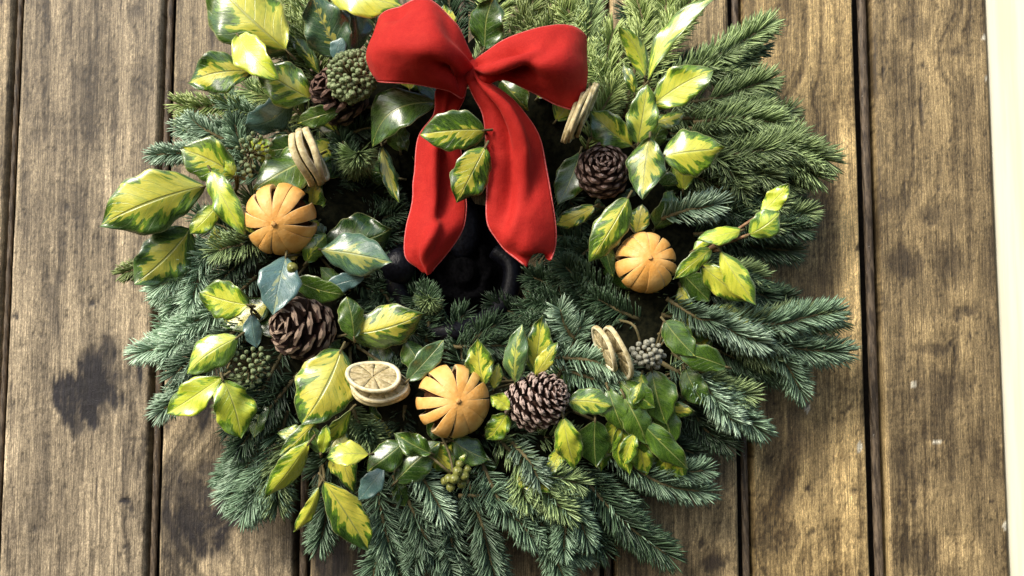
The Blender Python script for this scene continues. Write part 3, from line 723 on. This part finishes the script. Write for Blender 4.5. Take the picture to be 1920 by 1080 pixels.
# under-layer of dark sprigs all round, swept clockwise
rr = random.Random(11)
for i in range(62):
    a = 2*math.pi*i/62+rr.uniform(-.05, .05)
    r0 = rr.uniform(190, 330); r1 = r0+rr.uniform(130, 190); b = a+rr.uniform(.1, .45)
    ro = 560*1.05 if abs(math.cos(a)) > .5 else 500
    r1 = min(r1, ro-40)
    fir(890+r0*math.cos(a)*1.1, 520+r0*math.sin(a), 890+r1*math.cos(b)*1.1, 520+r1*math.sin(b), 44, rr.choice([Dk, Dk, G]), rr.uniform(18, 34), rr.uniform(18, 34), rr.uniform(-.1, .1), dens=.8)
# moss ring
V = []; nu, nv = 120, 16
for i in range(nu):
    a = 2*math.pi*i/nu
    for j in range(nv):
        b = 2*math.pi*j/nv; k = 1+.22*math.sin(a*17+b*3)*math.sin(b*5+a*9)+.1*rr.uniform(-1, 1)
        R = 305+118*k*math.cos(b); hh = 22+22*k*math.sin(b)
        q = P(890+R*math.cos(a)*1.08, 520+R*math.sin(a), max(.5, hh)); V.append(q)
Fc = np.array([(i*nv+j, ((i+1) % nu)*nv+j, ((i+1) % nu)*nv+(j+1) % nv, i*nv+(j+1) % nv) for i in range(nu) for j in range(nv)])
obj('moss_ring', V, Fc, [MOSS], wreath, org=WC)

# ================================================================ BOW
def velvet():
    t = NT('red_velvet'); n = t.noise(t.coords(), 2200, 3, .6); n2 = t.noise(t.coords(), 150, 4)
    c = t.mix(t.mr(n, .3, .7), (.35, .013, .011), (.46, .022, .016)); c = t.mix(t.mr(n2, .4, .75, 0, .3), c, (.54, .034, .022))
    t.base(c, .75, .15); t.b.inputs['Sheen Weight'].default_value = .14; t.b.inputs['Sheen Tint'].default_value = (1, .35, .3, 1)
    t.b.inputs['Sheen Roughness'].default_value = .4; t.bump(t.math('ADD', n2, t.math('MULTIPLY', n, .3)), .35, .0022); return t.m
VEL = velvet(); EDGE = speckled('pink_wired_edge', (.55, .06, .06), (.72, .18, .16), 900, .6, .3, .3)
KN = P(884, 134, 90)
bow = thing('ribbon_bow', 'large red velvet ribbon bow with two loops and two hanging tails', 'bow', KN)
def ribbon(name, secs, pleat=.0012, folds=(), nu=70, nv=26, cut=None, pr=.0006):
    ctl = np.array([[P(*q) for q in s] for s in secs])     # m,3,3
    g = crom(ctl, nu)                                       # nu,3,3
    g = crom(np.swapaxes(g, 0, 1), nv); g = np.swapaxes(g, 0, 1)   # nu,nv,3
    du = np.gradient(g, axis=0); dv = np.gradient(g, axis=1); n = np.cross(du, dv); n /= np.linalg.norm(n, axis=2)[..., None]+1e-12
    if n[nu//3, nv//2, 1] > 0: n = -n
    u = np.linspace(0, 1, nu)[:, None]; v = np.linspace(0, 1, nv)[None]
    amp = pleat*np.exp(-u*5)*np.sin(v*math.pi*5+.6)
    for (uc, vc, ru, rv, a, an) in folds:
        x = (u-uc)*math.cos(an)+(v-vc)*math.sin(an); y = -(u-uc)*math.sin(an)+(v-vc)*math.cos(an)
        amp = amp+a*np.exp(-(x/ru)**2-(y/rv)**2)
    amp = amp+.0007*np.sin(u*14+v*5)+.0016*(fbm(u*7+v*2+name.__len__()*3+secs[1][0][0]*.1, v*2.6-u*3, 2)-.5)*np.minimum(1, u*6)*1.6
    g = g+n*amp[..., None]
    th = n*.00045
    top = (g+th).reshape(-1, 3); bot = (g-th).reshape(-1, 3); N = nu*nv
    i, j = np.meshgrid(np.arange(nu-1), np.arange(nv-1), indexing='ij'); q = (i*nv+j).ravel()
    f1 = np.stack([q, q+nv, q+nv+1, q+1], -1); f2 = f1[:, ::-1]+N
    k = np.arange(nu-1)*nv; r1 = np.stack([k, k+N, k+N+nv, k+nv], -1); k2 = k+nv-1; r2 = np.stack([k2, k2+nv, k2+N+nv, k2+N], -1)
    e = (nu-1)*nv+np.arange(nv-1); r3 = np.stack([e, e+N, e+N+1, e+1], -1); e0 = np.arange(nv-1); r4 = np.stack([e0, e0+1, e0+N+1, e0+N], -1)
    o = obj(name, np.vstack([top, bot]), np.vstack([f1, f2, r1, r2, r3, r4]), [VEL], bow, org=g[0].mean(0))
    for col in (0, nv-1):
        tv, tf = tube(g[::2, col], pr, pr, 6, nu)
        obj('wired_edge', tv, tf, [EDGE], o, org=g[0, col])
    return o
ribbon('bow_loop', [
 [(886,116,90),(884,130,94),(880,150,90)], [(874,88,97),(866,130,106),(868,184,92)], [(853,42,103),(838,108,118),(840,167,98)],
 [(806,2,101),(786,86,124),(780,159,102)], [(748,10,94),(730,84,116),(736,155,101)], [(712,32,86),(690,98,98),(711,152,92)],
 [(714,44,76),(696,100,80),(716,148,80)], [(765,50,66),(762,100,64),(775,150,68)], [(870,115,76),(870,128,76),(870,142,76)]],
 folds=[(.22,.72,.10,.14,-0.0087,.5),(.33,.30,.05,.35,0.0029,.2),(.17,.35,.12,.09,0.0043,.0),(.50,.10,.05,.10,-0.0058,0)])
ribbon('bow_loop', [
 [(884,122,90),(888,132,94),(886,148,90)], [(912,100,98),(915,130,107),(906,160,94)], [(955,70,104),(955,118,116),(942,150,101)],
 [(1012,51,104),(1005,112,120),(996,174,101)], [(1062,49,98),(1060,122,115),(1046,198,98)], [(1095,64,88),(1100,130,99),(1086,207,90)],
 [(1090,75,74),(1088,135,76),(1078,195,76)], [(1000,90,66),(1000,130,64),(1000,165,66)], [(895,125,76),(893,132,76),(892,140,76)]],
 folds=[(.22,.55,.11,.10,0.0087,-.3),(.26,.25,.12,.10,-0.0080,-.1),(.38,.45,.05,.3,-0.0043,.3),(.31,.75,.08,.12,-0.0058,0)])
ribbon('bow_tail', [
 [(862,138,82),(870,140,84),(880,142,82)], [(822,166,80),(845,176,82),(870,182,78)], [(815,212,78),(834,216,80),(852,224,76)], [(786,256,76),(824,262,82),(864,272,74)],
 [(778,330,76),(822,334,84),(873,346,72)], [(775,372,77),(820,382,86),(872,392,72)], [(761,424,80),(812,432,90),(864,436,76)], [(760,480,80),(800,486,86),(834,482,76)], [(792,508,78),(800,516,80),(808,512,78)]],
 folds=[(.62,.70,.10,.22,-0.0087,.7),(.75,.55,.06,.3,0.0058,.5),(.45,.65,.18,.14,-0.0072,.2),(.9,.3,.08,.1,-0.0043,.2)])
ribbon('bow_tail', [
 [(878,132,92),(888,134,96),(898,136,92)], [(884,166,94),(905,166,102),(930,166,94)], [(905,215,92),(940,210,101),(976,206,90)], [(914,282,88),(966,275,96),(1015,264,86)],
 [(914,350,86),(972,346,91),(1029,342,84)], [(914,420,86),(976,412,93),(1040,428,82)], [(944,462,84),(990,470,90),(1039,468,80)], [(986,503,86),(1000,478,80),(1032,488,84)]],
 folds=[(.30,.35,.20,.10,-0.0087,.12),(.36,.62,.20,.09,0.0058,.05),(.62,.30,.10,.15,-0.0058,.5),(.66,.62,.06,.3,-0.0043,.4),(.74,.4,.05,.4,0.0043,.3),(.96,.75,.03,.12,-0.0116,0)])
kv, kf = ellipsoid(P(884, 136, 94), (.0052, .0045, .0080), 20, 12, 3, .10)
obj('knot', kv, kf, [VEL], bow)

# ================================================================ ORANGES
def peel_mat():
    t = NT('dried_orange_peel'); n = t.noise(t.coords(), 700, 3, .6); n2 = t.noise(t.coords(), 90, 3)
    c = t.mix(t.mr(n2, .3, .7), (.76, .36, .075), (.88, .52, .17)); c = t.mix(t.mr(n, .55, .8, 0, .5), c, (.90, .60, .28))
    c = t.mix(t.gattr('pith', 'Fac'), c, (.88, .70, .40))
    n3 = t.noise(t.coords(), 190, 4, .6); t.base(c, .45, .4); t.bump(t.math('ADD', t.math('MULTIPLY', n, .35), n3), .4, .0013); return t.m
PEEL = peel_mat(); PITH = speckled('orange_pith', (.62, .40, .17), (.80, .62, .36), 500, .8, .2, .4)
FLESH = speckled('dark_orange_inside', (.035, .014, .006), (.09, .035, .012), 400, .9, .1, .8)
CALYX = speckled('orange_button', (.60, .30, .08), (.74, .44, .16), 900, .8, .2, 1.0)
def orange(px, py, h, rpx, pole, n, label, seed, gap=.16, dome=.30):
    c = P(px, py, h); R = rpx*SC(h+8)
    ax = Vector((pole[0], -math.sqrt(max(.05, 1-pole[0]**2-pole[1]**2)), pole[1]))      # axis towards the viewer
    q = ax.to_track_quat('Z', 'Y')
    t = thing('dried_orange', label, 'dried orange', c, q.to_matrix(), 'whole dried slit oranges')
    rs = random.Random(seed); dn = .02
    cut = [2*math.pi*s/n+rs.uniform(-.09, .09) for s in range(n)]; gp = [gap*rs.choice((.12, .3, .6, 1.0, 1.5)) for s in range(n)]; st0 = [rs.uniform(16, 36) for s in range(n)]
    for s in range(n):
        e0, e1 = cut[s], cut[(s+1) % n]+(2*math.pi if s == n-1 else 0); lift = rs.uniform(-.015, .025)
        nu, nv = 16, 9; V = []; pith = []
        for layer in (1.0, .86):
            for i in range(nu):
                th = rad(.6)+(rad(165)-rad(.6))*i/(nu-1)
                dg = math.degrees(th); tail = np.clip((158-dg)/20, 0, 1)
                o0 = np.clip((dg-st0[s])/45, 0, 1)*tail; o1 = np.clip((dg-st0[(s+1) % n])/45, 0, 1)*tail; op = min(1, (dg-9)/30)*tail
                l0, l1 = e0+gp[s]*.30*o0, e1-gp[(s+1) % n]*.30*o1
                for j in range(nv):
                    v = (-1, -.93, -.6, -.3, 0, .3, .6, .93, 1)[j]
                    a = l0+(l1-l0)*(v+1)/2
                    bul = 1+.012*(1-v*v)*op+lift*op+dn*math.sin(a*3+seed)*math.sin(th*2)-.006*abs(v)**6*op
                    r = R*layer*bul*(1-.05*abs(math.cos(th))**3)
                    V.append((r*math.sin(th)*math.cos(a), r*math.sin(th)*math.sin(a), r*math.cos(th)*.93))
                    pith.append(.9*op if (v < -.99 and gp[s] > .05) or (v > .99 and gp[(s+1) % n] > .05) else 0)
        N = nu*nv; Fc = []; fm = []
        for i in range(nu-1):
            for j in range(nv-1):
                q0 = i*nv+j; Fc.append((q0, q0+nv, q0+nv+1, q0+1)); fm.append(0)
                Fc.append((q0+N, q0+N+1, q0+N+nv+1, q0+N+nv)); fm.append(1)
            a = i*nv; Fc.append((a, a+N, a+N+nv, a+nv)); fm.append(1)
            b = a+nv-1; Fc.append((b, b+nv, b+N+nv, b+N)); fm.append(1)
        local('peel_segment', V, Fc, [PEEL, PITH], t, fmat=fm, attr={'pith': pith})
    v, f = ellipsoid((0, 0, 0), (R*.80, R*.80, R*.78), 16, 12, seed, .06); local('flesh', v, f, [FLESH], t)
    v, f = ellipsoid((0, 0, R*.905), (R*.07, R*.07, R*.035), 12, 8, seed, .5); local('button', v, f, [CALYX], t)
orange(526,411,62,69,(.02,-.30),11,'dried orange at the left, its slits opening wide at the top',1,.34)
orange(849,752,64,69,(.22,.02),11,'dried orange at the bottom between citrus slices and a pine cone',2,.29)
orange(1211,492,60,58,(.03,.05),12,'smaller darker dried orange at the right beside the reddish stem',3,.2)

# ================================================================ PINE CONES
def scale_mesh(name, Lm, Wm, tipc, darkc, thick):
    us = [0, .35, .72, .90, 1.0]; ws = [.22, .55, 1.0, .92, .40]; V = []; nv = 5
    for k, (u, wq) in enumerate(zip(us, ws)):
        for j in range(nv):
            v = -1+2*j/(nv-1)
            z = thick*((.15, .3, .55, 1.25, .75)[k])*(1-.75*abs(v)**1.3)+Lm*.14*u*u
            if k == 4: z *= .75
            V.append((Lm*u*(1-.06*v*v), Wm/2*wq*v, z))
    for k, (u, wq) in enumerate(zip(us, ws)):
        for j in range(nv):
            v = -1+2*j/(nv-1); V.append((Lm*u*(1-.06*v*v), Wm/2*wq*v, -thick*.3*(1-v*v)+Lm*.04*u*u))
    N = nv*5; Fc = []; fm = []
    for i in range(4):
        for j in range(nv-1):
            q = i*nv+j; Fc.append((q, q+nv, q+nv+1, q+1)); fm.append(1 if i == 3 and 1 <= j <= 2 else 0)
            Fc.append((q+N, q+N+1, q+N+nv+1, q+N+nv)); fm.append(0)
        a = i*nv; Fc.append((a, a+N, a+N+nv, a+nv)); fm.append(1 if i >= 3 else 0); b = a+nv-1; Fc.append((b, b+nv, b+N+nv, b+N)); fm.append(1 if i >= 3 else 0)
    for j in range(nv-1):
        q = 4*nv+j; Fc.append((q, q+N, q+N+1, q+1)); fm.append(1)
    return mesh_data(name, V, Fc, [darkc, tipc], fmat=fm, smooth=False)
def cone(px, py, h, rpx, lenf, axis, n, label, tipm, darkm, seed, openf=1.0, swl=.62, wf=.34):
    c = P(px, py, h); R = rpx*SC(h+8)
    q = Vector(axis).normalized().to_track_quat('Z', 'Y')
    t = thing('pine_cone', label, 'pine cone', c, q.to_matrix(), 'pine cones wired on the wreath')
    rs = random.Random(seed); Lc = R*lenf
    me = scale_mesh('scale', 1.0, .92, tipm, darkm, .13)
    v, f = ellipsoid((0, 0, 0), (R*.42, Lc*.75, R*.42), 10, 8)
    v = v[:, [0, 2, 1]]; local('cone_core', v, [tuple(reversed(x)) for x in f], [darkm], t)
    for i in range(n):
        u = (i+.5)/n                              # 0 base .. 1 tip
        z = -Lc*.8+Lc*1.62*u**.95
        prof = math.sin(math.pi*min(1, .22+.78*u)**1.1)**.6 if u < .98 else .2
        rr_ = R*(.34*prof+.02)
        a = i*2.39996
        el = rad(-12+92*u**1.6)/openf**.5             # scale direction above the radial
        sl = R*swl*(.55+.5*math.sin(math.pi*(.25+.7*u)))*(1-.35*u**5)*rs.uniform(.92, 1.08)
        X = Vector((math.cos(a)*math.cos(el), math.sin(a)*math.cos(el), math.sin(el)))
        Y = Vector((-math.sin(a), math.cos(a), 0)); Zv = X.cross(Y)
        Y = Y*(-1 if Zv.z < 0 else 1); Zv = X.cross(Y)
        M = Matrix(((X.x*sl, Y.x*sl*wf*2.6, Zv.x*sl, math.cos(a)*rr_), (X.y*sl, Y.y*sl*wf*2.6, Zv.y*sl, math.sin(a)*rr_), (X.z*sl, Y.z*sl*wf*2.6, Zv.z*sl, z), (0, 0, 0, 1)))
        o = bpy.data.objects.new('scale', me); C.objects.link(o); o.parent = t
        o.matrix_local = M
CD = speckled('cone_dark_scale', (.028, .013, .009), (.085, .042, .028), 600, .55, .4, .6)
CTD = speckled('cone_gloss_tip', (.06, .03, .022), (.34, .23, .19), 500, .22, .7, .5)
CT = speckled('cone_brown_tip', (.09, .04, .028), (.32, .20, .15), 500, .5, .4, .7)
CTL = speckled('cone_pale_tip', (.36, .25, .20), (.78, .62, .54), 450, .6, .3, .8)
CTM = speckled('cone_tan_tip', (.20, .125, .08), (.62, .47, .35), 400, .6, .3, .8)
cone(1131,318,66,52,.92,(-.05,-1,.16),66,'dark glossy pine cone on the right below the citrus bundle',CTD,CD,1,.95,.64,.37)
cone(1012,750,66,56,1.15,(.62,-.62,.29),96,'pine cone with pale tips beside the bottom orange',CTL,CD,2,.9,.58,.33)
cone(564,616,58,49,1.05,(-.55,-.75,.10),40,'open brown pine cone under the blue leaf at the left',CTM,CD,3,1.15,.86,.50)
cone(632,178,56,48,1.05,(-.50,-.72,.29),42,'reddish brown pine cone behind the green flower head',CT,CD,4,1.0,.76,.44)

# ================================================================ CITRUS SLICES
RIND = speckled('dried_rind', (.42, .34, .16), (.74, .64, .38), 300, .6, .3, .4)
PULP = speckled('dried_pulp', (.34, .27, .12), (.66, .56, .33), 500, .5, .4, .9, (1, 1, 1))
PALE = speckled('dried_pith', (.70, .62, .38), (.88, .82, .60), 400, .8, .2, .3)
def slices(px, py, h, rpx, nrm, offs, label, thick=2.4, sq=1.0, seed=0):
    """bundle of dried slices; nrm = facing direction, offs = px offsets of each slice"""
    c = P(px, py, h); t = thing('dried_citrus_slices', label, 'dried citrus slices', c, None, 'bundles of dried citrus slices')
    rs = random.Random(seed)
    for (ox, oy, oh, sc) in offs:
        q = (Vector(nrm).normalized()+Vector((rs.uniform(-.03, .03), 0, rs.uniform(-.03, .03)))).to_track_quat('Z', 'Y').to_matrix()
        cc = P(px+ox, py+oy, h+oh)-c; R = rpx*SC(h)*sc; th = thick*.001/2
        n = 40; ph = rs.random()*6
        wob = lambda a: th*.45*math.sin(2*a+ph)+th*.3*math.sin(3*a-ph)
        def put(v): w_ = q @ Vector(v); return (w_.x+cc[0], w_.y+cc[1], w_.z+cc[2])
        V = []; Fc = []
        prof = [(.84, th*.8), (.91, th*1.15), (.98, th*1.0), (1.0, 0), (.98, -th*1.0), (.91, -th*1.15), (.84, -th*.8)]
        for i in range(n):
            a = 2*math.pi*i/n; el = 1+.03*math.sin(3*a+ph)
            for (r, z) in prof: V.append(put((R*r*el*math.cos(a), R*r*el*math.sin(a)*sq, z+wob(a)*r*r)))
        k = len(prof)
        for i in range(n):
            for j in range(k): Fc.append((i*k+j, ((i+1) % n)*k+j, ((i+1) % n)*k+(j+1) % k, i*k+(j+1) % k))
        fm = [1 if (f_ % k) in (2, 3) else 0 for f_ in range(len(Fc))]
        s = local('slice', V, Fc, [PALE, RIND], t, fmat=fm)
        # pulp segments, each its own wedge under the membrane
        ns = 9
        for g in range(ns):
            a0 = 2*math.pi*g/ns+.02; a1 = 2*math.pi*(g+1)/ns-.02; V = []; m = 5; rr2 = [.04, .35, .62, .85]
            for side in (1, -1):
                for r in rr2:
                    for j in range(m):
                        a = a0+(a1-a0)*j/(m-1); el = 1+.03*math.sin(3*a+ph)
                        z = side*th*(.55 if r in (.04, .85) else .95)*(1 if 0 < j < m-1 else .6)
                        V.append(put((R*r*el*math.cos(a), R*r*el*math.sin(a)*sq, z+wob(a)*r*r+rs.uniform(-1, 1)*th*.12)))
            N = m*4; Fc = []
            for i in range(3):
                for j in range(m-1):
                    b = i*m+j; Fc.append((b, b+m, b+m+1, b+1)); Fc.append((b+N, b+N+1, b+N+m+1, b+N+m))
                Fc.append((i*m, i*m+N, (i+1)*m+N, (i+1)*m)); e = i*m+m-1; Fc.append((e, e+m, e+m+N, e+N))
            po = bpy.data.objects.new('pulp', mesh_data('pulp', V, Fc, [PULP])); C.objects.link(po); po.parent = s
    return t
slices(579,294,66,58,(.93,.05,.36),[(-15,6,0,.93),(0,0,1,1),(14,-3,0,.95)],'dried citrus slices on edge at the left above the orange',3.6,1,1)
slices(1087,214,86,58,(.90,-.02,-.38),[(-17,10,-2,.80),(-9,6,0,.92),(-1,0,1,1),(7,-4,1,1),(15,-8,0,.95)],'bundle of thin citrus slices on edge under the right bow loop',1.9,1,2)
slices(708,716,66,56,(.12,-.50,.80),[(4,12,-7,1),(2,6,-2,1),(-8,-10,5,.93)],'flat dried citrus slices beside the cream leaf at the bottom',2.0,1,3)
slices(1150,660,68,56,(-.93,-.16,-.40),[(-16,-5,3,.84),(8,0,0,.98)],'two pale citrus slices standing on edge at the lower right',2.4,1,4)

# ================================================================ BERRIES
BG = speckled('green_bud', (.07, .11, .04), (.36, .42, .22), 700, .6, .3, .6)
BV = speckled('grey_berry', (.20, .20, .14), (.40, .40, .33), 700, .6, .3, .6)
BO = speckled('olive_berry', (.13, .15, .03), (.27, .27, .07), 500, .35, .5, .3)
def berries(label, cat, hub, h, pts, mat, r, name='berry_sprig', cap=True, stemr=.0005, stalk=None):
    c = P(hub[0], hub[1], h); t = thing(name, label, cat, c, None, 'berries and flower heads among the leaves')
    tb = []
    if stalk: tb.append(tube([P(*s) for s in stalk], .0009, .0008, 6))
    me = {}
    for (px, py, hh, s) in pts:
        e = P(px, py, hh); 
        tb.append(tube([c, (c+e)/2+np.array([0, .0006, .0004]), e], stemr, stemr, 5, 5))
    V, Fc = join(tb); o = obj('stem', V, Fc, [TWIG], t, org=c)
    v, f = ellipsoid((0, 0, 0), (r, r*.95, r), 10, 8, 2, .12)
    v2, f2 = ellipsoid((0, -r*.93, 0), (r*.28, r*.16, r*.28), 6, 4)
    V, Fc = join([(v, f), (v2, f2)]); me = mesh_data('berry', V, Fc, [mat])
    for (px, py, hh, s) in pts:
        e = P(px, py, hh)-c; b = bpy.data.objects.new('berry', me); C.objects.link(b); b.parent = t
        b.location = e; b.scale = (s, s, s)
        d = Vector(e).normalized() if np.linalg.norm(e) > 0 else Vector((0, -1, 0))
        b.rotation_euler = (d+Vector((0, -.6, 0))).to_track_quat('-Y', 'Z').to_euler()
rs = random.Random(4)
pts = []
for i in range(95):                              # domed head
    z = 1-(i+.5)/95*1.15; a = i*2.39996; r_ = math.sqrt(max(0, 1-z*z)); 
    pts.append((660+44*r_*math.cos(a)+rs.uniform(-2, 2), 143+47*r_*math.sin(a)+rs.uniform(-2, 2), 74+15*z+rs.uniform(-2.2,1.5), rs.uniform(.55, 1.15)))
berries('domed green ivy flower head over the upper left pine cone', 'flower head', (660,146), 74, pts, BG, .0021, 'ivy_flower_head')
def star(cx, cy, h, R, n, s):
    r_ = random.Random(s); o = []
    for i in range(n):
        a = i*2.39996; k = math.sqrt((i+.5)/n); o.append((cx+R*k*math.cos(a), cy+R*k*math.sin(a)*.85, h+10*(1-k*k)+r_.uniform(-1.5, 1.5), r_.uniform(.7, 1.2)))
    return o
berries('starry green ivy buds at the lower left beside the lime leaves', 'berries', (468,690), 52, star(466,686,58,46,34,1), BG, .0016)
berries('small green ivy buds at the left above the orange', 'berries', (470,290), 50, star(478,276,56,34,18,2)+star(462,320,56,20,8,5), BG, .0016)
berries('grey green ivy berries right of the pale citrus slices', 'berries', (1205,660), 60, star(1216,664,66,32,26,3), BV, .0019, stalk=[(1160,600,50),(1190,612,66),(1205,660,60)])
berries('olive green berries hanging on two thin stalks at the bottom', 'berries', (848,884), 62,
 [(842,898,66,1.1),(858,884,68,1.15),(870,892,66,1.15),(866,908,62,1.0),(845,914,62,1.0),(862,870,62,.9),(834,902,60,.9),(852,898,70,1.1),(876,880,60,.9)], BO, .0027,
 stalk=[(790,842,60),(822,868,68),(848,886,64),(842,850,60),(828,818,56)])
berries('green bud under the left orange', 'berries', (540,486), 60, [(548,502,74,1.0)], BO, .0033)

# ================================================================ KNOCKER
kc = P(868, 508, 8)
kn = thing('door_knocker', 'black iron door knocker half hidden in the middle of the wreath', 'door knocker', kc)
V = []; n = 64
for (r, h) in ((0, 14), (14, 16), (22, 15), (27, 9), (36, 9), (44, 13), (52, 12), (60, 6), (90, 7), (112, 5), (118, .6)):  # outer rings widened to blacken the shaded hollow
    for j in range(n):
        a = 2*math.pi*j/n; k = 1+(.07*math.cos(8*a) if r > 30 else 0)+(.05*math.cos(16*a) if r > 70 else 0)
        V.append(P(868+r*k*math.cos(a), 508+r*k*math.sin(a)*1.15, h))
Fc = [(i*n+j, i*n+(j+1) % n, (i+1)*n+(j+1) % n, (i+1)*n+j) for i in range(10) for j in range(n)]
obj('rosette', V, Fc, [IRONP], kn)
tv, tf = tube([P(800+0, 470, 20), P(745,480,34), P(738,525,36), P(760,570,34), P(800,612,32), P(845,622,34), P(900,606,30), P(950,560,26), P(960,500,22), P(930,470,18)], .0062, .0062, 12, 60)
obj('ring', tv, tf, [IRON], kn)
for (x, y, h, r) in ((748,500,38,.0105), (832, 618, 30, .0060)):
    v, f = ellipsoid(P(x, y, h), (r*1.0, r*.8, r*1.15), 18, 12, 1, .05); obj('boss', v, f, [IRON], kn)
v, f = ellipsoid(P(868, 430, 12), (.012, .008, .020), 18, 12, 1, .04); obj('hinge_block', v, f, [IRON], kn)
